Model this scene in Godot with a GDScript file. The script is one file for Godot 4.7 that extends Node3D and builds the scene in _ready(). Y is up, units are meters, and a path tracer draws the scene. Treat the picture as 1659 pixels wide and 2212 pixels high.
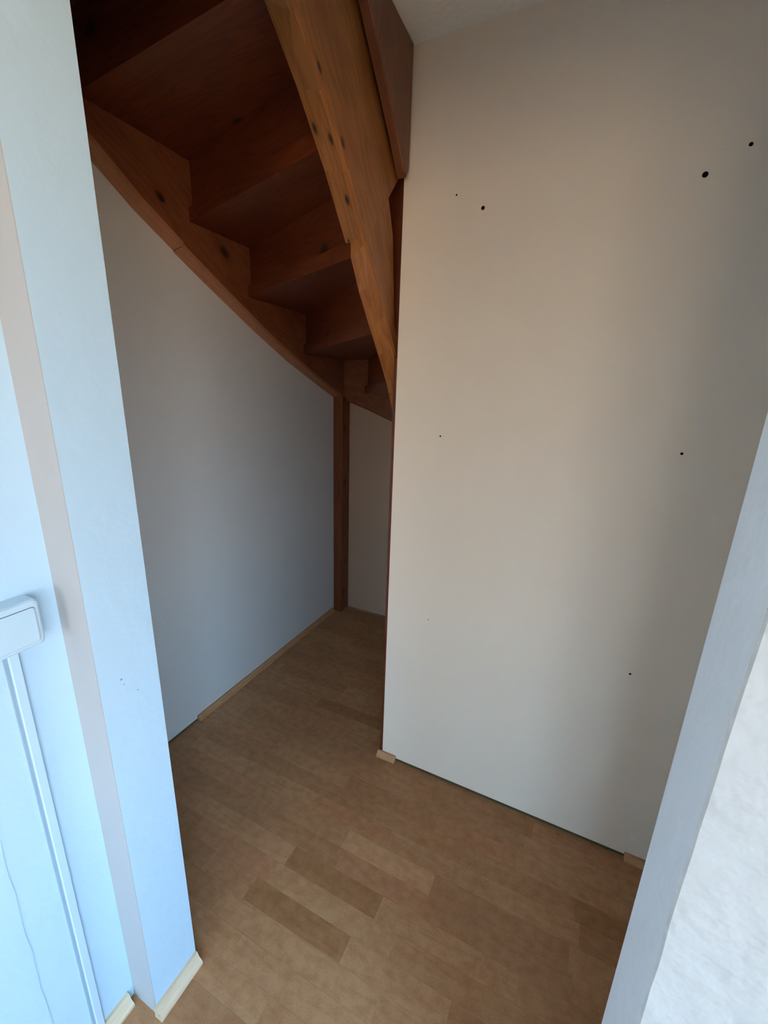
extends Node3D
# A look through a doorway into a stair closet: x runs into the closet, y up, z to the right; metres.

const WHITE := Color(0.90, 0.90, 0.89)
var used := {}
var rng := RandomNumberGenerator.new()

# ---------------------------------------------------------------- naming helpers
func numbered(called: String) -> String:
	if not used.has(called):
		used[called] = 0
		return called
	used[called] += 1
	return "%s_%03d" % [called, used[called]]

func tag(o: Node, label: String, category: String, kind := "", group := "") -> Node:
	o.set_meta("label", label)
	o.set_meta("category", category)
	if kind != "": o.set_meta("kind", kind)
	if group != "": o.set_meta("group", group)
	return o

func root_node(called: String, label: String, category: String, kind := "") -> Node3D:
	var n := Node3D.new()
	n.name = numbered(called)
	add_child(n, true)
	tag(n, label, category, kind)
	return n

func put(called: String, st: SurfaceTool, mat: Material, parent: Node = null) -> MeshInstance3D:
	var m := MeshInstance3D.new()
	m.mesh = st.commit()
	m.material_override = mat
	m.cast_shadow = GeometryInstance3D.SHADOW_CASTING_SETTING_DOUBLE_SIDED
	if parent == null:
		m.name = numbered(called)
		add_child(m, true)
	else:
		m.name = called
		parent.add_child(m, true)
	return m

# ---------------------------------------------------------------- mesh helpers
func begin() -> SurfaceTool:
	var st := SurfaceTool.new()
	st.begin(Mesh.PRIMITIVE_TRIANGLES)
	return st

# a flat face (fan) whose front looks away from the point «inside»; texture runs along «grain»
func face(st: SurfaceTool, pts: PackedVector3Array, inside: Vector3, grain := Vector3(0, 1, 0), off := Vector2.ZERO) -> void:
	var n := Vector3.ZERO
	for i in pts.size():
		var a := pts[i]
		var b := pts[(i + 1) % pts.size()]
		n += a.cross(b)
	if n.length() < 1e-12: return
	n = n.normalized()
	var mid := Vector3.ZERO
	for q in pts: mid += q
	mid /= pts.size()
	var order := []
	for i in pts.size(): order.append(i)
	if n.dot(mid - inside) < 0.0:
		n = -n
		order.reverse()
	# n is now outward and the order runs anticlockwise seen from outside; Godot wants clockwise
	order.reverse()
	var g := grain - n * grain.dot(n)
	if g.length() < 0.05:
		g = Vector3(0, 0, 1) if absf(n.z) < 0.9 else Vector3(1, 0, 0)
		g = g - n * g.dot(n)
	g = g.normalized()
	var w := n.cross(g)
	for i in range(1, order.size() - 1):
		for k in [order[0], order[i], order[i + 1]]:
			var q: Vector3 = pts[k]
			st.set_normal(n)
			st.set_uv(Vector2(q.dot(g), q.dot(w)) + off)
			st.add_vertex(q)

func box(st: SurfaceTool, lo: Vector3, hi: Vector3, grain := Vector3(0, 1, 0), off := Vector2.ZERO) -> void:
	var c := (lo + hi) / 2.0
	var p := PackedVector3Array()
	for i in 8:
		p.append(Vector3(hi.x if i & 1 else lo.x, hi.y if i & 2 else lo.y, hi.z if i & 4 else lo.z))
	for f in [[0, 1, 3, 2], [4, 5, 7, 6], [0, 1, 5, 4], [2, 3, 7, 6], [0, 2, 6, 4], [1, 3, 7, 5]]:
		face(st, PackedVector3Array([p[f[0]], p[f[1]], p[f[2]], p[f[3]]]), c, grain, off)

# a box whose edges are all cut at 45 degrees by «b»
func cut_box(st: SurfaceTool, lo: Vector3, hi: Vector3, b: float, grain := Vector3(0, 1, 0), off := Vector2.ZERO) -> void:
	var c := (lo + hi) / 2.0
	var h := (hi - lo) / 2.0
	for ax in 3:
		for s in [-1.0, 1.0]:
			var u := (ax + 1) % 3
			var v := (ax + 2) % 3
			var pts := PackedVector3Array()
			for k in [[-1, -1], [1, -1], [1, 1], [-1, 1]]:
				var q := Vector3.ZERO
				q[ax] = s * h[ax]
				q[u] = k[0] * (h[u] - b)
				q[v] = k[1] * (h[v] - b)
				pts.append(c + q)
			face(st, pts, c, grain, off)
			for t in [-1.0, 1.0]:
				var e := PackedVector3Array()
				for k in [[0, -1], [0, 1], [1, 1], [1, -1]]:
					var q := Vector3.ZERO
					q[ax] = s * (h[ax] - (b if k[0] else 0.0))
					q[u] = t * (h[u] - (0.0 if k[0] else b))
					q[v] = k[1] * (h[v] - b)
					e.append(c + q)
				face(st, e, c, grain, off)
	for sx in [-1.0, 1.0]:
		for sy in [-1.0, 1.0]:
			for sz in [-1.0, 1.0]:
				face(st, PackedVector3Array([c + Vector3(sx * h.x, sy * (h.y - b), sz * (h.z - b)), c + Vector3(sx * (h.x - b), sy * h.y, sz * (h.z - b)), c + Vector3(sx * (h.x - b), sy * (h.y - b), sz * h.z)]), c, grain, off)

# a solid through closed loops of equal length; planar quads, capped ends
func sweep(st: SurfaceTool, loops: Array, grain: Vector3, off := Vector2.ZERO) -> void:
	for i in loops.size() - 1:
		var a: PackedVector3Array = loops[i]
		var b: PackedVector3Array = loops[i + 1]
		var c := Vector3.ZERO
		for q in a: c += q
		for q in b: c += q
		c /= a.size() + b.size()
		for k in a.size():
			var m := (k + 1) % a.size()
			face(st, PackedVector3Array([a[k], a[m], b[m]]), c, grain, off)
			face(st, PackedVector3Array([a[k], b[m], b[k]]), c, grain, off)
		if i == 0: face(st, a, c, grain, off)
		if i == loops.size() - 2: face(st, b, c, grain, off)

# a vertical prism over a convex or concave outline in (x, z)
func prism_y(st: SurfaceTool, outline: PackedVector2Array, y0: float, y1: float, grain := Vector3(0, 1, 0), off := Vector2.ZERO) -> void:
	var c := Vector2.ZERO
	for q in outline: c += q
	c /= outline.size()
	var sum := 0.0
	for i in outline.size(): sum += outline[i].cross(outline[(i + 1) % outline.size()])
	for i in outline.size():
		var a := outline[i]
		var b := outline[(i + 1) % outline.size()]
		var d := (b - a).orthogonal().normalized() * (1.0 if sum > 0.0 else -1.0)
		# «d» points inwards or outwards depending on winding: test it against the outline itself
		var m := (a + b) / 2.0
		if not Geometry2D.is_point_in_polygon(m + d * 0.001, outline): d = -d
		face(st, PackedVector3Array([Vector3(a.x, y0, a.y), Vector3(b.x, y0, b.y), Vector3(b.x, y1, b.y), Vector3(a.x, y1, a.y)]), Vector3(m.x + d.x * 0.01, (y0 + y1) / 2.0, m.y + d.y * 0.01), grain, off)
	var t := Geometry2D.triangulate_polygon(outline)
	for i in range(0, t.size(), 3):
		var low := PackedVector3Array()
		var top := PackedVector3Array()
		for k in 3:
			low.append(Vector3(outline[t[i + k]].x, y0, outline[t[i + k]].y))
			top.append(Vector3(outline[t[i + k]].x, y1, outline[t[i + k]].y))
		face(st, low, Vector3(c.x, (y0 + y1) / 2.0, c.y), grain, off)
		face(st, top, Vector3(c.x, (y0 + y1) / 2.0, c.y), grain, off)

# texture shift that brings the knot at (u, v) of a wood texture to the point «p» of a face
func knot_at(p: Vector3, normal: Vector3, grain: Vector3, knot: Vector2) -> Vector2:
	var n := normal.normalized()
	var g := (grain - n * grain.dot(n)).normalized()
	return knot - Vector2(p.dot(g), p.dot(n.cross(g)))

func lerp_table(t: Array, x: float) -> float:
	if x <= t[0][0]: return t[0][1] + (x - t[0][0]) * (t[1][1] - t[0][1]) / (t[1][0] - t[0][0])
	for i in t.size() - 1:
		if x <= t[i + 1][0] or i == t.size() - 2:
			return t[i][1] + (x - t[i][0]) * (t[i + 1][1] - t[i][1]) / (t[i + 1][0] - t[i][0])
	return 0.0

# ---------------------------------------------------------------- materials
func plaster(albedo: Color, tile: float, strength: float, freq: float, seed_: int, rough := 0.85) -> StandardMaterial3D:
	var n := FastNoiseLite.new()
	n.seed = seed_
	n.noise_type = FastNoiseLite.TYPE_SIMPLEX_SMOOTH
	n.frequency = freq
	n.fractal_octaves = 4
	var t := NoiseTexture2D.new()
	t.width = 512
	t.height = 512
	t.seamless = true
	t.noise = n
	t.as_normal_map = true
	t.bump_strength = strength
	var m := StandardMaterial3D.new()
	m.albedo_color = albedo
	m.roughness = rough
	m.metallic_specular = 0.35
	m.normal_enabled = true
	m.normal_texture = t
	m.uv1_triplanar = true
	m.uv1_world_triplanar = true
	m.uv1_scale = Vector3.ONE / tile
	return m

# wood with the grain along u: «span» metres long, «wide» metres across; knots are [u, v, radius] in metres
func wood(base: Color, dark: Color, span: float, wide: float, w: int, h: int, seed_: int, rings: float, knots: Array, rough: float, gloss := 0.5, soft := 0.75, mottle := 0.0) -> StandardMaterial3D:
	var coarse := FastNoiseLite.new()
	coarse.seed = seed_
	coarse.frequency = 1.0
	coarse.fractal_octaves = 3
	var fine := FastNoiseLite.new()
	fine.seed = seed_ + 7
	fine.frequency = 1.0
	fine.fractal_octaves = 2
	var im := Image.create(w, h, true, Image.FORMAT_RGB8)
	for j in h:
		for i in w:
			var u := (i + 0.5) / w * span
			var v := (j + 0.5) / h * wide
			var bend := 0.0
			var knot := 0.0
			var halo := 0.0
			for k in knots:
				var du: float = u - k[0]
				du -= span * roundf(du / span)
				var dv: float = v - k[1]
				dv -= wide * roundf(dv / wide)
				var r: float = k[2]
				var d := sqrt(du * du * 0.35 + dv * dv) / r
				if d < 6.0:
					bend += signf(dv) * r * 1.1 * exp(-d * d / 5.0)
					knot = maxf(knot, 1.0 - smoothstep(0.45, 1.25, d))
					halo = maxf(halo, exp(-d * d / 3.0))
			var q := v - bend
			var wav := coarse.get_noise_2d(u * 1.6, q * 9.0)
			var ring := 0.5 + 0.5 * sin((q * rings + wav * 2.2) * TAU)
			ring = pow(ring, 2.2)
			var fib := fine.get_noise_2d(u * 14.0, q * 420.0)
			var t := clampf(0.22 + soft * (0.42 * ring + 0.30 * wav) + 0.10 * fib + 0.35 * halo + mottle * (coarse.get_noise_2d(u * 22.0, q * 22.0 + 40.0) + 0.7 * fine.get_noise_2d(u * 160.0, q * 160.0)), 0.0, 1.0)
			var c := base.lerp(dark, t)
			if knot > 0.0: c = c.lerp(dark * 0.42, knot * 0.9)
			im.set_pixel(i, j, c)
	im.generate_mipmaps()
	var m := StandardMaterial3D.new()
	m.albedo_texture = ImageTexture.create_from_image(im)
	m.uv1_scale = Vector3(1.0 / span, 1.0 / wide, 1.0)
	m.roughness = rough
	m.metallic_specular = gloss
	return m

func tinted(m: StandardMaterial3D, c: Color) -> StandardMaterial3D:
	var d: StandardMaterial3D = m.duplicate()
	d.albedo_color = c
	return d

func plain(c: Color, rough: float, spec := 0.5) -> StandardMaterial3D:
	var m := StandardMaterial3D.new()
	m.albedo_color = c
	m.roughness = rough
	m.metallic_specular = spec
	return m

# ---------------------------------------------------------------- a window in a wall, built in the plane x or z
func window_unit(number: int, label: String, axis: int, at: float, a0: float, a1: float, b0: float, b1: float, mat: Material, glass: Material) -> void:
	# axis 0: stands across x, «a» along z and «b» up; axis 2: stands across z, «a» along x and «b» up
	var n := root_node("window_%d" % number, label, "window", "structure")
	var st := begin()
	var mid := (a0 + a1) / 2.0
	for q in [[a0, b0, a0 + 0.06, b1], [a1 - 0.06, b0, a1, b1], [a0 + 0.06, b0, a1 - 0.06, b0 + 0.06], [a0 + 0.06, b1 - 0.06, a1 - 0.06, b1], [mid - 0.05, b0 + 0.06, mid + 0.05, b1 - 0.06]]:
		if axis == 0: cut_box(st, Vector3(at - 0.035, q[1], q[0]), Vector3(at + 0.035, q[3], q[2]), 0.006)
		else: cut_box(st, Vector3(q[0], q[1], at - 0.035), Vector3(q[2], q[3], at + 0.035), 0.006)
	put("window_frame", st, mat, n)
	for k in 2:
		var g := begin()
		var lo := a0 + 0.06 if k == 0 else mid + 0.05
		var hi := mid - 0.05 if k == 0 else a1 - 0.06
		if axis == 0: box(g, Vector3(at - 0.004, b0 + 0.06, lo), Vector3(at + 0.004, b1 - 0.06, hi))
		else: box(g, Vector3(lo, b0 + 0.06, at - 0.004), Vector3(hi, b1 - 0.06, at + 0.004))
		put("window_pane", g, glass, n)

func _ready() -> void:
	rng.seed = 20240
	# ============================================================ camera, sky, exposure
	var cam := Camera3D.new()
	cam.name = "camera"
	cam.fov = 101.261
	cam.near = 0.02
	cam.far = 60.0
	cam.transform = Transform3D(Basis(Vector3(0.43024538, 0.03169679, 0.90215532), Vector3(0.23168872, 0.96202878, -0.14429469), Vector3(-0.87247307, 0.27110134, 0.40656465)).orthonormalized(), Vector3(0, 1.5, 0))
	add_child(cam)
	cam.current = true

	var sky_mat := ProceduralSkyMaterial.new()
	sky_mat.sky_top_color = Color(0.64, 0.83, 1.0)
	sky_mat.sky_horizon_color = Color(0.84, 0.78, 0.69)
	sky_mat.sky_curve = 0.06
	sky_mat.ground_horizon_color = Color(0.78, 0.72, 0.64)
	sky_mat.ground_bottom_color = Color(0.6, 0.53, 0.44)
	sky_mat.sun_angle_max = 1.0
	var sky := Sky.new()
	sky.sky_material = sky_mat
	var env := Environment.new()
	env.background_mode = Environment.BG_SKY
	env.sky = sky
	env.background_energy_multiplier = 14.0
	env.ambient_light_source = Environment.AMBIENT_SOURCE_DISABLED
	env.tonemap_mode = Environment.TONE_MAPPER_LINEAR
	env.tonemap_exposure = 1.8
	env.sdfgi_enabled = true
	env.ssao_enabled = true
	env.ssil_enabled = true
	var we := WorldEnvironment.new()
	we.name = "daylight_sky"
	we.environment = env
	add_child(we)

	# ============================================================ materials
	var paint := plaster(WHITE, 0.7, 1.2, 0.02, 3)
	var blue_lit_white := plaster(Color(0.73, 0.82, 0.875), 0.7, 1.0, 0.02, 4)  # blue of the daylight on this white wall is put into its colour
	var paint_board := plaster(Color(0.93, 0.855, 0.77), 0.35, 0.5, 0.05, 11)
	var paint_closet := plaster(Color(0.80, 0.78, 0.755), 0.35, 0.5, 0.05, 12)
	var shaded_back_paint := plaster(Color(0.73, 0.625, 0.535), 0.35, 0.5, 0.05, 13)  # shade of the closet's far end put into the wall colour
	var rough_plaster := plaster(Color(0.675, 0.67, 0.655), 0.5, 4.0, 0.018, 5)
	var ceiling_paint := plaster(Color(0.93, 0.91, 0.87), 0.5, 1.5, 0.04, 8)
	var hidden_paint := plain(Color(0.86, 0.85, 0.83), 0.9, 0.3)
	var plastic := plain(Color(0.75, 0.83, 0.87), 0.35, 0.5)
	var dark_gap := plain(Color(0.10, 0.085, 0.07), 0.9, 0.2)
	var pine := wood(Color(0.48, 0.235, 0.11), Color(0.31, 0.115, 0.04), 1.6, 0.4, 768, 192, 21, 34.0, [[0.30, 0.10, 0.012], [0.85, 0.28, 0.015], [1.25, 0.06, 0.010], [1.40, 0.33, 0.009]], 0.42)
	var pine_beam := wood(Color(0.68, 0.44, 0.23), Color(0.46, 0.255, 0.12), 1.6, 0.5, 1024, 320, 33, 26.0, [[0.654, 0.187, 0.006], [0.784, 0.197, 0.007], [0.883, 0.159, 0.0035], [1.32, 0.40, 0.008]], 0.40)
	var pine_string := wood(Color(0.54, 0.32, 0.20), Color(0.38, 0.19, 0.105), 1.6, 0.4, 768, 192, 23, 30.0, [[0.30, 0.10, 0.012], [0.75, 0.28, 0.015], [1.1, 0.16, 0.010], [1.40, 0.33, 0.009]], 0.36)
	var pine_post := wood(Color(0.50, 0.27, 0.12), Color(0.30, 0.12, 0.05), 1.5, 0.3, 768, 160, 44, 36.0, [[0.20, 0.07, 0.012], [0.42, 0.05, 0.010], [0.46, 0.13, 0.012], [0.72, 0.10, 0.009], [0.98, 0.06, 0.010], [1.20, 0.12, 0.011], [1.33, 0.07, 0.010]], 0.45)
	var parquet := wood(Color(0.775, 0.59, 0.435), Color(0.655, 0.455, 0.31), 1.7, 0.5, 1024, 320, 52, 11.0, [], 0.48, 0.36, 0.45, 0.42)
	var skirt_wood := wood(Color(0.77, 0.59, 0.43), Color(0.66, 0.47, 0.32), 1.7, 0.3, 512, 128, 61, 20.0, [], 0.4)
	var lit_skirt_wood := wood(Color(0.88, 0.80, 0.69), Color(0.79, 0.69, 0.55), 1.7, 0.3, 512, 128, 62, 20.0, [], 0.4)  # paler copy of the baseboard wood, bright daylight put into its colour
	var lit_edge_wood := tinted(skirt_wood, Color(0.90, 0.80, 0.80))  # paler tint paints in the light on the stringer's underside
	var glass := StandardMaterial3D.new()
	glass.transparency = BaseMaterial3D.TRANSPARENCY_ALPHA
	glass.albedo_color = Color(1, 1, 1, 0.04)
	glass.roughness = 0.0

	# ============================================================ shell: floor
	var floor_n := root_node("floor", "strip parquet floor of maple coloured wood running through the doorway into the closet", "floor", "structure")
	var st := begin()
	box(st, Vector3(-3.55, -0.20, -1.65), Vector3(2.60, -0.014, 1.78))
	put("subfloor", st, plain(Color(0.25, 0.2, 0.15), 0.9), floor_n)
	st = begin()
	box(st, Vector3(-3.4, -0.014, -0.838), Vector3(0.0, 0.0, 1.6), Vector3(0, 0, 1))
	box(st, Vector3(0.0, -0.014, 0.70), Vector3(0.38, 0.0, 1.6), Vector3(0, 0, 1))
	put("room_flooring", st, parquet, floor_n)

	# ============================================================ shell: walls
	st = begin()
	prism_y(st, PackedVector2Array([Vector2(-3.4, -0.838), Vector2(0.38, -0.838), Vector2(0.38, -0.752), Vector2(0.498, -0.752), Vector2(0.498, -1.56), Vector2(0.36, -1.56), Vector2(0.36, -0.98), Vector2(-3.4, -0.98)]), 0.0, 2.42)
	var wl := put("wall_left", st, blue_lit_white)
	st = begin()
	box(st, Vector3(0.3785, 0.0, -0.8385), Vector3(0.381, 2.42, -0.7525))
	var marks := [[0.4208, 0.9444, 0.0022, 0.0014], [0.4246, 0.9311, 0.0012, 0.0009], [0.4496, 0.9004, 0.0012, 0.0012]]
	var scuffs := begin()
	for k in marks:
		cut_box(scuffs, Vector3(k[0] - k[2], k[1] - k[3], -0.7522), Vector3(k[0] + k[2], k[1] + k[3], -0.7516), 0.0002)
	put("scuff_mark", scuffs, plain(Color(0.52, 0.56, 0.56), 0.8), wl)
	put("shaded_return", st, plaster(Color(0.70, 0.69, 0.68), 0.7, 1.0, 0.02, 6), wl)  # greyer overlay: shade on the return face is put into its colour
	tag(wl, "smooth white wall on the left carrying the light switch and ending in the door reveal", "wall", "structure")

	# plaster edge on the left wall, a millimetre proud, with a ragged edge
	st = begin()
	var rag := PackedVector2Array([Vector2(-0.6, 0.036)])
	rng.seed = 5
	for i in 60:
		rag.append(Vector2(0.222 + rng.randf_range(-0.0016, 0.0016), 0.036 + 2.3 * i / 59.0))
	rag.append(Vector2(-0.6, 2.336))
	var tri := Geometry2D.triangulate_polygon(rag)
	for i in range(0, tri.size(), 3):
		face(st, PackedVector3Array([Vector3(rag[tri[i]].x, rag[tri[i]].y, -0.8365), Vector3(rag[tri[i + 1]].x, rag[tri[i + 1]].y, -0.8365), Vector3(rag[tri[i + 2]].x, rag[tri[i + 2]].y, -0.8365)]), Vector3(0, 1, -1))
	for i in rag.size():
		var a := rag[i]
		var b := rag[(i + 1) % rag.size()]
		face(st, PackedVector3Array([Vector3(a.x, a.y, -0.838), Vector3(b.x, b.y, -0.838), Vector3(b.x, b.y, -0.8365), Vector3(a.x, a.y, -0.8365)]), Vector3(-0.1, 1.2, -0.837))
	put("wall_lining", st, blue_lit_white, wl)

	# right wall: rough plaster towards the room, slightly uneven arris, smooth reveal
	var wr := root_node("wall_right", "rough white plastered wall right of the doorway with a smooth pale door reveal", "wall", "structure")
	st = begin()
	rng.seed = 9
	var arris := []
	for i in 82:
		arris.append(0.1405 + rng.randf_range(-0.0006, 0.0006) + 0.0007 * sin(i * 0.31))
	for i in 81:
		var y0 := 2.42 * i / 81.0
		var y1 := 2.42 * (i + 1) / 81.0
		face(st, PackedVector3Array([Vector3(0.38, y0, arris[i] + 0.002), Vector3(0.38, y1, arris[i + 1] + 0.002), Vector3(0.38, y1, 1.6), Vector3(0.38, y0, 1.6)]), Vector3(0.45, y0, 1.0))
		face(st, PackedVector3Array([Vector3(0.38, y0, arris[i] + 0.002), Vector3(0.38, y1, arris[i + 1] + 0.002), Vector3(0.382, y1, arris[i + 1]), Vector3(0.382, y0, arris[i])]), Vector3(0.45, y0, 1.0))
	put("plaster_face", st, rough_plaster, wr)
	st = begin()
	for i in 81:
		var y0 := 2.42 * i / 81.0
		var y1 := 2.42 * (i + 1) / 81.0
		face(st, PackedVector3Array([Vector3(0.382, y0, arris[i]), Vector3(0.382, y1, arris[i + 1]), Vector3(0.498, y1, 0.1445), Vector3(0.498, y0, 0.1445)]), Vector3(0.45, y0, 1.0))
	box(st, Vector3(0.39, 0.0, 0.16), Vector3(0.498, 2.42, 1.6))
	face(st, PackedVector3Array([Vector3(0.498, 0, 0.1445), Vector3(0.498, 2.42, 0.1445), Vector3(0.498, 2.42, 0.2), Vector3(0.498, 0, 0.2)]), Vector3(0.45, 1, 0.5))
	put("door_reveal", st, plaster(Color(0.965, 0.955, 0.95), 0.7, 1.2, 0.02, 3), wr)

	st = begin()
	box(st, Vector3(0.38, 2.06, -0.752), Vector3(0.498, 2.42, 0.146))
	tag(put("wall_above_door", st, paint), "white wall piece above the doorway, out of frame", "wall", "structure")

	# closet walls
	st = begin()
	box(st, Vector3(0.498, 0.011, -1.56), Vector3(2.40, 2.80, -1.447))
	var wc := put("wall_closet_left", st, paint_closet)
	st = begin()
	box(st, Vector3(0.50, 0.0005, -1.50), Vector3(2.39, 0.0108, -1.449))
	put("gap_shade_strip", st, plain(Color(0.33, 0.29, 0.20), 0.85, 0.2), wc)  # dark strip added to paint the shade in the gap under the wall
	tag(wc, "grey-white closet wall under the sloping stair stringer on the left", "wall", "structure")
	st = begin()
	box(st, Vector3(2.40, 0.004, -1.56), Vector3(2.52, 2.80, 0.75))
	tag(put("wall_closet_back", st, shaded_back_paint), "dim narrow back wall of the closet right of the corner post, its dimness put into the colour", "wall", "structure")
	st = begin()
	box(st, Vector3(0.498, 0.0, 0.62), Vector3(2.40, 2.80, 0.74))
	tag(put("wall_closet_right", st, paint_board), "white closet end wall hidden behind the right door reveal", "wall", "structure")
	st = begin()
	box(st, Vector3(0.36, 2.42, -1.56), Vector3(0.498, 2.80, -0.58))
	tag(put("wall_above_stairs", st, hidden_paint), "white wall closing the stairwell above the ceiling", "wall", "structure")

	# the partition board with its drilled holes
	var part_n := root_node("wall_closet_front", "large pale partition board with a few dark drill holes, right of the stairs", "wall", "structure")
	var csg := CSGCombiner3D.new()
	csg.name = "partition_board"
	part_n.add_child(csg)
	var slab := CSGBox3D.new()
	slab.name = "board"
	slab.size = Vector3(0.0125, 2.42 - 0.013, 0.62 + 0.592)
	slab.position = Vector3(1.335 + 0.00625, 0.013 + 1.2035, (0.62 - 0.592) / 2.0)
	slab.material = paint_board
	csg.add_child(slab)
	var holes := [[-0.428, 2.048, 0.0026], [-0.349, 2.006, 0.0052], [0.235, 2.051, 0.0042], [0.161, 2.006, 0.0062], [-0.428, 1.372, 0.0027], [0.235, 1.373, 0.0036], [-0.427, 0.700, 0.0018], [0.229, 0.696, 0.0034]]
	for hdat in holes:
		var cyl := CSGCylinder3D.new()
		cyl.name = "drilling"
		cyl.radius = hdat[2]
		cyl.height = 0.05
		cyl.sides = 14
		cyl.operation = CSGShape3D.OPERATION_SUBTRACTION
		cyl.rotation = Vector3(0, 0, PI / 2)
		cyl.position = Vector3(1.341, hdat[1], hdat[0])
		cyl.material = dark_gap
		csg.add_child(cyl, true)
		st = begin()
		for i in 14:
			var a0 := TAU * i / 14.0
			var a1 := TAU * (i + 1) / 14.0
			var r: float = hdat[2] * 0.99
			var c := Vector3(1.3385, hdat[1], hdat[0])
			face(st, PackedVector3Array([c + Vector3(0.003, 0, 0), c + Vector3(0, cos(a0) * r, sin(a0) * r), c + Vector3(0, cos(a1) * r, sin(a1) * r)]), c + Vector3(0.05, 0, 0))
		put("screw_hole", st, dark_gap, part_n)

	st = begin()
	box(st, Vector3(1.337, 0.0005, -0.590), Vector3(1.346, 0.0128, 0.615))
	put("gap_shade_strip", st, plain(Color(0.33, 0.29, 0.20), 0.85, 0.2), part_n)  # painted shade for the gap below the board

	# ceilings
	st = begin()
	box(st, Vector3(-3.55, 2.42, -0.98), Vector3(0.36, 2.62, 1.75))
	tag(put("ceiling", st, hidden_paint), "white ceiling of the room outside the closet", "ceiling", "structure")
	st = begin()
	box(st, Vector3(0.36, 2.42, -0.585), Vector3(1.335, 2.62, 0.74))
	tag(put("ceiling_closet", st, ceiling_paint), "pale closet ceiling strip above the partition board", "ceiling", "structure")
	st = begin()
	box(st, Vector3(0.36, 2.80, -1.56), Vector3(2.52, 2.90, 0.75))
	tag(put("ceiling_stairwell", st, hidden_paint), "white ceiling closing the stairwell above the steps", "ceiling", "structure")

	# the room behind the camera: a wide window in its right wall, a small one added in its rear wall to brighten the partition
	st = begin()
	for q in [[-3.4, 0.0, -2.35, 2.42], [-0.35, 0.0, 0.498, 2.42], [-2.35, 0.0, -0.35, 0.6], [-2.35, 2.2, -0.35, 2.42]]:
		box(st, Vector3(q[0], q[1], 1.6), Vector3(q[2], q[3], 1.75))
	tag(put("wall_room_right", st, hidden_paint), "white side wall of the room with a window opposite the light switch", "wall", "structure")
	st = begin()
	for q in [[-0.98, 0.0, -0.5, 2.42], [0.9, 0.0, 1.75, 2.42], [-0.5, 0.0, 0.9, 0.6], [-0.5, 2.05, 0.9, 2.42]]:
		box(st, Vector3(-3.55, q[1], q[0]), Vector3(-3.4, q[3], q[2]))
	tag(put("wall_room_rear", st, hidden_paint), "white room wall with a small added window behind the viewer", "wall", "structure")
	window_unit(1, "white two-leaf window in the room wall opposite the switch", 2, 1.68, -2.35, -0.35, 0.6, 2.2, plastic, glass)
	window_unit(2, "small unseen two-leaf window added behind the viewer to brighten the partition", 0, -3.48, -0.5, 0.9, 0.6, 2.05, plastic, glass)

	# ============================================================ parquet strips
	var tones := [Color(0.93, 0.92, 0.90), Color(0.90, 0.88, 0.85), Color(0.875, 0.85, 0.82), Color(0.92, 0.88, 0.86), Color(0.83, 0.79, 0.73), Color(1.0, 1.0, 0.99)]
	var strip_mats := []
	for c in tones: strip_mats.append(tinted(parquet, c))
	var fixed := {0: [[-0.554, -0.234, 5]], 5: [[-0.10, 0.035, 4]], 3: [[-0.66, -0.287, 2]], 2: [[-0.50, -0.133, 1], [0.18, 0.60, 4]], 8: [[-1.02, -0.62, 4]], -4: [[-0.742, -0.40, 4]], -2: [[-0.69, -0.36, 4]]}
	rng.seed = 77
	for k in range(-14, 23):
		var x0 := 0.926 + 0.066 * k
		var x1 := minf(x0 + 0.0658, 2.40)
		if x0 > 2.39: break
		var z0 := -1.50 if x0 > 0.49 else -0.838
		var z1 := 0.62 if x0 > 0.49 else 0.70
		if x0 > 1.40: z1 = -0.3
		var cuts := []
		var z := z0
		var first := rng.randf_range(0.12, 0.42)
		while z < z1 - 0.02:
			var n := z + (first if cuts.is_empty() else rng.randf_range(0.28, 0.44))
			var tone := rng.randi() % 4
			if fixed.has(k):
				for f in fixed[k]:
					if absf(z - f[0]) < 0.002:
						n = f[1]
						tone = f[2]
					elif z < f[0] and n > f[0] - 0.09: n = f[0]
			n = minf(n, z1)
			if z1 - n < 0.06: n = z1
			cuts.append([z, n, tone])
			z = n
		for c in cuts:
			st = begin()
			var top := rng.randf_range(-0.0003, 0.0001)
			cut_box(st, Vector3(x0, -0.0138, c[0] + 0.0001), Vector3(x1, top, c[1] - 0.0001), 0.0003, Vector3(0, 0, 1), Vector2(rng.randf() * 1.7, rng.randf() * 0.5))
			put("parquet_strip", st, strip_mats[c[2]], floor_n)

	# ============================================================ baseboards (small rounded strips)
	var prof := PackedVector2Array([Vector2(0, 0), Vector2(0.024, 0), Vector2(0.024, 0.009), Vector2(0.021, 0.013), Vector2(0.014, 0.018), Vector2(0.010, 0.026), Vector2(0.008, 0.033), Vector2(0, 0.033)])
	# [name, along x?, wall coordinate, side, from, to, height scale, label]
	var boards := [
		["baseboard_reveal", true, -0.752, 1.0, 0.374, 0.498, 1.0, "short wooden baseboard at the foot of the left door reveal, daylight put into its colour"],
		["baseboard_left", true, -0.838, 1.0, -3.35, 0.364, 1.0, "wooden baseboard under the light switch wall, daylight put into its colour"],
		["baseboard_closet", true, -1.447, 1.0, 1.116, 2.29, 0.8, "long brown wooden baseboard along the closet wall under the stairs"],
		["baseboard_stub", false, 1.335, -1.0, -0.612, -0.529, 0.76, "short leftover baseboard piece at the partition's corner by the passage"],
		["baseboard_end", false, 1.335, -1.0, 0.325, 0.60, 0.7, "baseboard piece under the partition beside the right door reveal"]]
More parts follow.
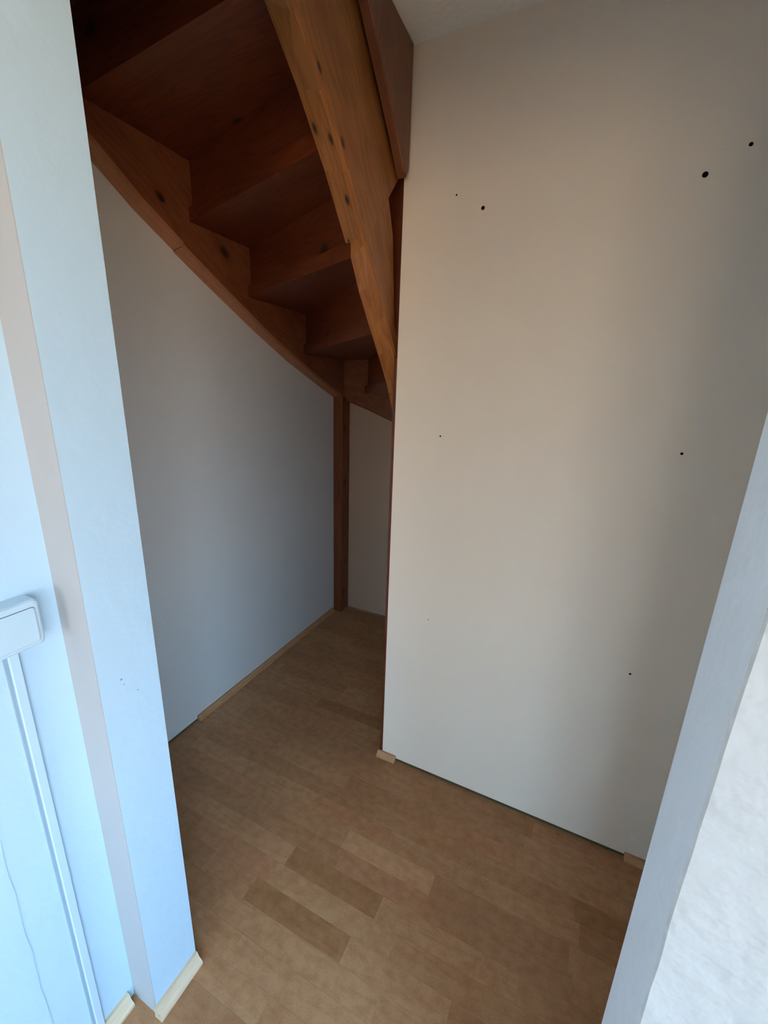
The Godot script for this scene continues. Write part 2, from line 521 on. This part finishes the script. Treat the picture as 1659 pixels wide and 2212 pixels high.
	for b in boards:
		st = begin()
		var loops := []
		for e in [b[4], b[5]]:
			var lp := PackedVector3Array()
			for q in prof:
				var d: float = b[2] + b[3] * q.x * (0.85 if b[6] < 1.0 else 1.0)
				lp.append(Vector3(e, q.y * b[6] + 0.0004, d) if b[1] else Vector3(d, q.y * b[6] + 0.0004, e))
			loops.append(lp)
		sweep(st, loops, Vector3(1, 0, 0) if b[1] else Vector3(0, 0, 1))
		tag(put(b[0], st, lit_skirt_wood if b[6] == 1.0 else strip_mats[0] if b[1] else strip_mats[5]), b[7], "baseboard", "structure")

	# ============================================================ staircase
	var stairs := root_node("staircase", "varnished pine winder staircase seen from below, turning right at the corner post", "staircase")
	var rise := 0.193
	# outer and inner end of every riser line, in (x, z), and the underside height of the tread that starts there
	var lines := [[0.36, -1.41, 0.52, -0.70, 2.652], [0.64, -1.41, 0.70, -0.70, 2.459], [0.925, -1.41, 0.865, -0.70, 2.266], [1.285, -1.41, 1.062, -0.70, 2.074], [1.571, -1.41, 1.233, -0.70, 1.882], [1.973, -1.41, 1.369, -0.70, 1.690], [2.41, -1.27, 1.43, -0.645, 1.498], [2.41, -0.90, 1.46, -0.63, 1.306]]
	var ends := []
	for l in lines:
		var o := Vector2(l[0], l[1])
		var i := Vector2(l[2], l[3])
		if l[0] < 2.3:
			ends.append([o + (o - i) * (0.028 / (i.y - o.y)), i + (i - o) * (0.035 / (i.y - o.y))])
		else:
			ends.append([o, i])
	for k in ends.size() - 1:
		var o0: Vector2 = ends[k][0]
		var i0: Vector2 = ends[k][1]
		var o1: Vector2 = ends[k + 1][0]
		var i1: Vector2 = ends[k + 1][1]
		var y: float = lines[k][4]
		var away := (o0 - i0).orthogonal().normalized()
		if away.x < 0: away = -away
		var away1 := (o1 - i1).orthogonal().normalized()
		if away1.x < 0: away1 = -away1
		var outline := PackedVector2Array([i0 - away * 0.018, o0 - away * 0.018])
		if k == 5: outline.append(Vector2(2.395, -1.438))
		outline.append(o1 + away1 * 0.03)
		outline.append(i1 + away1 * 0.03)
		st = begin()
		var dir := (o0 - i0).normalized()
		prism_y(st, outline, y, y + 0.045, Vector3(dir.x, 0, dir.y), Vector2(k * 0.37, k * 0.11))
		put("tread", st, pine, stairs)
		# the riser that stands on this tread's rear edge
		st = begin()
		prism_y(st, PackedVector2Array([i0, o0, o0 + away * 0.018, i0 + away * 0.018]), y + 0.045, y + rise, Vector3(dir.x, 0, dir.y), knot_at(Vector3(1.307, 1.947, -0.856), Vector3(-away.x, 0, -away.y), Vector3(dir.x, 0, dir.y), Vector2(0.85, 0.28)) if k == 4 else Vector2(k * 0.53, 0.13 + k * 0.07))
		put("riser", st, pine, stairs)

	# outer stringer on the left wall, in two lengths, and its return on the back wall
	var low := [[0.5, 2.455], [0.898, 2.178], [0.945, 2.149], [1.076, 2.058], [1.217, 1.977], [1.355, 1.901], [1.627, 1.759], [1.865, 1.646], [2.161, 1.528], [2.40, 1.437]]
	for part in 2:
		var xs := [0.50, 0.70, 0.898, 0.945, 1.076, 1.150, 1.219] if part == 0 else [1.220, 1.28, 1.355, 1.49, 1.627, 1.745, 1.865, 2.01, 2.161, 2.28, 2.395]
		var loops := []
		for x in xs:
			var y := lerp_table(low, x) + (0.0 if part == 0 else -0.004)
			var zf := -1.396 if part == 0 else -1.399
			loops.append(PackedVector3Array([Vector3(x, y, -1.446), Vector3(x, y + 0.012, zf - 0.004), Vector3(x, y + 0.017, zf), Vector3(x, y + 0.36, zf), Vector3(x, y + 0.36, -1.446)]))
		st = begin()
		sweep(st, loops, Vector3(0.80, -0.55, 0).normalized(), knot_at(Vector3(1.146, 2.109, -1.396), Vector3(0, 0, 1), Vector3(0.80, -0.55, 0).normalized(), Vector2(0.30, 0.10)) if part == 0 else knot_at(Vector3(1.422, 2.02, -1.399), Vector3(0, 0, 1), Vector3(0.80, -0.55, 0).normalized(), Vector2(0.75, 0.28)))
		put("outer_stringer", st, pine_string, stairs)
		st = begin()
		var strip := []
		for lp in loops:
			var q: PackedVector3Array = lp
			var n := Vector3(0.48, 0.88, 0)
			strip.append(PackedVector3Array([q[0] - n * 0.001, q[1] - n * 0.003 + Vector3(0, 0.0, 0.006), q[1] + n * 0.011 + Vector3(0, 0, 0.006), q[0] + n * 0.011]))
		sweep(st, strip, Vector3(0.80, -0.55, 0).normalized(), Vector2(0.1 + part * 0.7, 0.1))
		put("lit_underside_edge", st, lit_edge_wood, stairs)  # added strip, its pale colour stands for light from below
	var back_loops := []
	for q in [[-1.396, 1.443], [-1.235, 1.392], [-1.08, 1.335], [-0.62, 1.165]]:
		back_loops.append(PackedVector3Array([Vector3(2.399, q[1], q[0]), Vector3(2.352, q[1] + 0.010, q[0]), Vector3(2.348, q[1] + 0.015, q[0]), Vector3(2.348, q[1] + 0.34, q[0]), Vector3(2.399, q[1] + 0.34, q[0])]))
	st = begin()
	sweep(st, back_loops, Vector3(0, -0.36, 0.93), Vector2(0.4, 0.2))
	put("outer_stringer", st, pine_string, stairs)

	# inner stringer: thick upper length, ends square in a notch; thinner lower length goes on behind the partition
	var br := [[0.60, 2.335], [0.70, 2.27], [0.835, 2.186], [0.936, 2.118], [1.035, 2.013], [1.136, 1.889]]
	var bl := [[0.60, 2.435], [0.70, 2.35], [0.845, 2.232], [0.947, 2.146], [1.056, 2.034], [1.161, 1.905]]
	var loops_u := []
	for i in br.size():
		var r := Vector3(br[i][0], br[i][1], -0.61)
		var l := Vector3(bl[i][0], bl[i][1], -0.69)
		var up := Vector3(0.66, 0.75, 0) * 0.36
		var w := (l - r).normalized()
		loops_u.append(PackedVector3Array([r + up * 0.028, r + w * 0.004 + up * 0.006, r + w * 0.014 - up * 0.002, l - w * 0.003, l + up * 0.010, l + up, r + up]))
	st = begin()
	sweep(st, loops_u, Vector3(0.68, -0.73, 0), Vector2(0.0, 0.05))
	put("inner_stringer", st, pine_beam, stairs)
	var br2 := [[1.136, 1.889], [1.200, 1.803], [1.270, 1.728], [1.340, 1.650], [1.400, 1.575], [1.462, 1.485]]
	var bl2 := [[1.142, 1.862], [1.192, 1.785], [1.262, 1.701], [1.332, 1.620], [1.400, 1.538], [1.470, 1.420]]
	var top2 := [[1.104, 2.376], [1.210, 2.180], [1.312, 1.960], [1.345, 1.720], [1.404, 1.64], [1.47, 1.56]]
	var loops_l := []
	for i in br2.size():
		var r := Vector3(br2[i][0], br2[i][1], -0.612)
		var l := Vector3(bl2[i][0], bl2[i][1], -0.66)
		var t := Vector3(maxf(top2[i][0], br2[i][0] + 0.002), maxf(top2[i][1], br2[i][1] + 0.03), -0.612)
		var w := (l - r).normalized()
		var up := (t - r).normalized()
		loops_l.append(PackedVector3Array([r + up * 0.012, r + w * 0.006, l, Vector3(t.x, t.y + 0.02, -0.66), t]))
	st = begin()
	sweep(st, loops_l, Vector3(0.60, -0.80, 0), Vector2(0.3, 0.02))
	put("inner_stringer", st, pine_beam, stairs)

	# posts, and a dark fill standing in for shade beside the beam
	st = begin()
	cut_box(st, Vector3(2.30, 0.0, -1.446), Vector3(2.399, 1.475, -1.38), 0.005, Vector3(0, 1, 0), Vector2(0.05, 0.0))
	put("corner_post", st, pine_post, stairs)
	st = begin()
	cut_box(st, Vector3(1.350, 0.0, -0.612), Vector3(1.457, 1.62, -0.53), 0.006, Vector3(0, 1, 0), Vector2(0.3, 0.1))
	put("newel_and_gap_fill", st, pine, stairs)

	st = begin()
	cut_box(st, Vector3(1.372, 1.62, -0.665), Vector3(1.457, 2.60, -0.53), 0.006, Vector3(0, 1, 0), Vector2(0.6, 0.1))
	put("newel_and_gap_fill", st, pine, stairs)  # dark block added behind the gap by the beam, in place of shade

	# trim board closing the stairwell edge between stringer and ceiling
	st = begin()
	var tl := PackedVector2Array([Vector2(0.62, 2.419), Vector2(0.985, 2.419), Vector2(1.066, 2.342), Vector2(1.166, 2.246), Vector2(1.252, 2.159), Vector2(1.298, 2.110), Vector2(1.312, 2.103), Vector2(1.324, 2.118), Vector2(1.328, 2.135), Vector2(1.328, 2.419)])
	tl[0] = Vector2(0.99, 2.418)
	tl.remove_at(1)
	var tloops := []
	for zz in [[-0.600, 0.0], [-0.578, 0.0], [-0.575, 0.003]]:
		var lp := PackedVector3Array()
		var cen := Vector2(1.2, 2.3)
		for q in tl:
			var s: Vector2 = q + (cen - q).normalized() * zz[1]
			lp.append(Vector3(s.x, s.y, zz[0]))
		tloops.append(lp)
	sweep(st, tloops, Vector3(0, 1, 0), Vector2(0.4, 0.3))
	tag(put("trim_1", st, pine_string), "brown wooden trim board between stair stringer, ceiling and partition edge", "trim", "structure")

	# ============================================================ switch and cable duct
	var sw := root_node("light_switch", "white surface-mounted light switch box on the left wall above the cable duct", "light switch")
	var rr := func(x0: float, x1: float, y0: float, y1: float, rad: float, z: float) -> PackedVector3Array:
		var lp := PackedVector3Array()
		for c in [[x1 - rad, y1 - rad, 0.0], [x0 + rad, y1 - rad, 90.0], [x0 + rad, y0 + rad, 180.0], [x1 - rad, y0 + rad, 270.0]]:
			for s in 6:
				var an := deg_to_rad(c[2] + 18.0 * s)
				lp.append(Vector3(c[0] + cos(an) * rad, c[1] + sin(an) * rad, z))
		return lp
	st = begin()
	sweep(st, [rr.call(0.256, 0.337, 1.062, 1.147, 0.008, -0.838), rr.call(0.256, 0.337, 1.062, 1.147, 0.008, -0.806), rr.call(0.258, 0.335, 1.064, 1.145, 0.008, -0.801), rr.call(0.261, 0.332, 1.067, 1.142, 0.007, -0.799)], Vector3(0, 1, 0))
	put("switch_housing", st, plastic, sw)
	st = begin()
	sweep(st, [rr.call(0.265, 0.328, 1.071, 1.136, 0.005, -0.7988), rr.call(0.265, 0.328, 1.071, 1.136, 0.005, -0.7982)], Vector3(0, 1, 0))
	put("rocker_gap", st, plain(Color(0.30, 0.32, 0.34), 0.7), sw)
	st = begin()
	sweep(st, [rr.call(0.2657, 0.3273, 1.0717, 1.1353, 0.005, -0.7984), rr.call(0.2657, 0.3273, 1.0717, 1.1353, 0.005, -0.7965), rr.call(0.268, 0.325, 1.074, 1.133, 0.004, -0.7955)], Vector3(0, 1, 0))
	put("rocker", st, plastic, sw)
	var duct := root_node("cable_duct", "slim white cable duct running down the wall from the light switch", "cable duct")
	st = begin()
	cut_box(st, Vector3(0.2895, 0.034, -0.838), Vector3(0.305, 1.0615, -0.828), 0.0015)
	put("duct_cover", st, plastic, duct)
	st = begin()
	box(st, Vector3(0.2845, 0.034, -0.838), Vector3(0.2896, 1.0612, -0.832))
	put("duct_edge_strip", st, plain(Color(0.58, 0.65, 0.70), 0.7), duct)  # darker grey strip along the duct's left edge
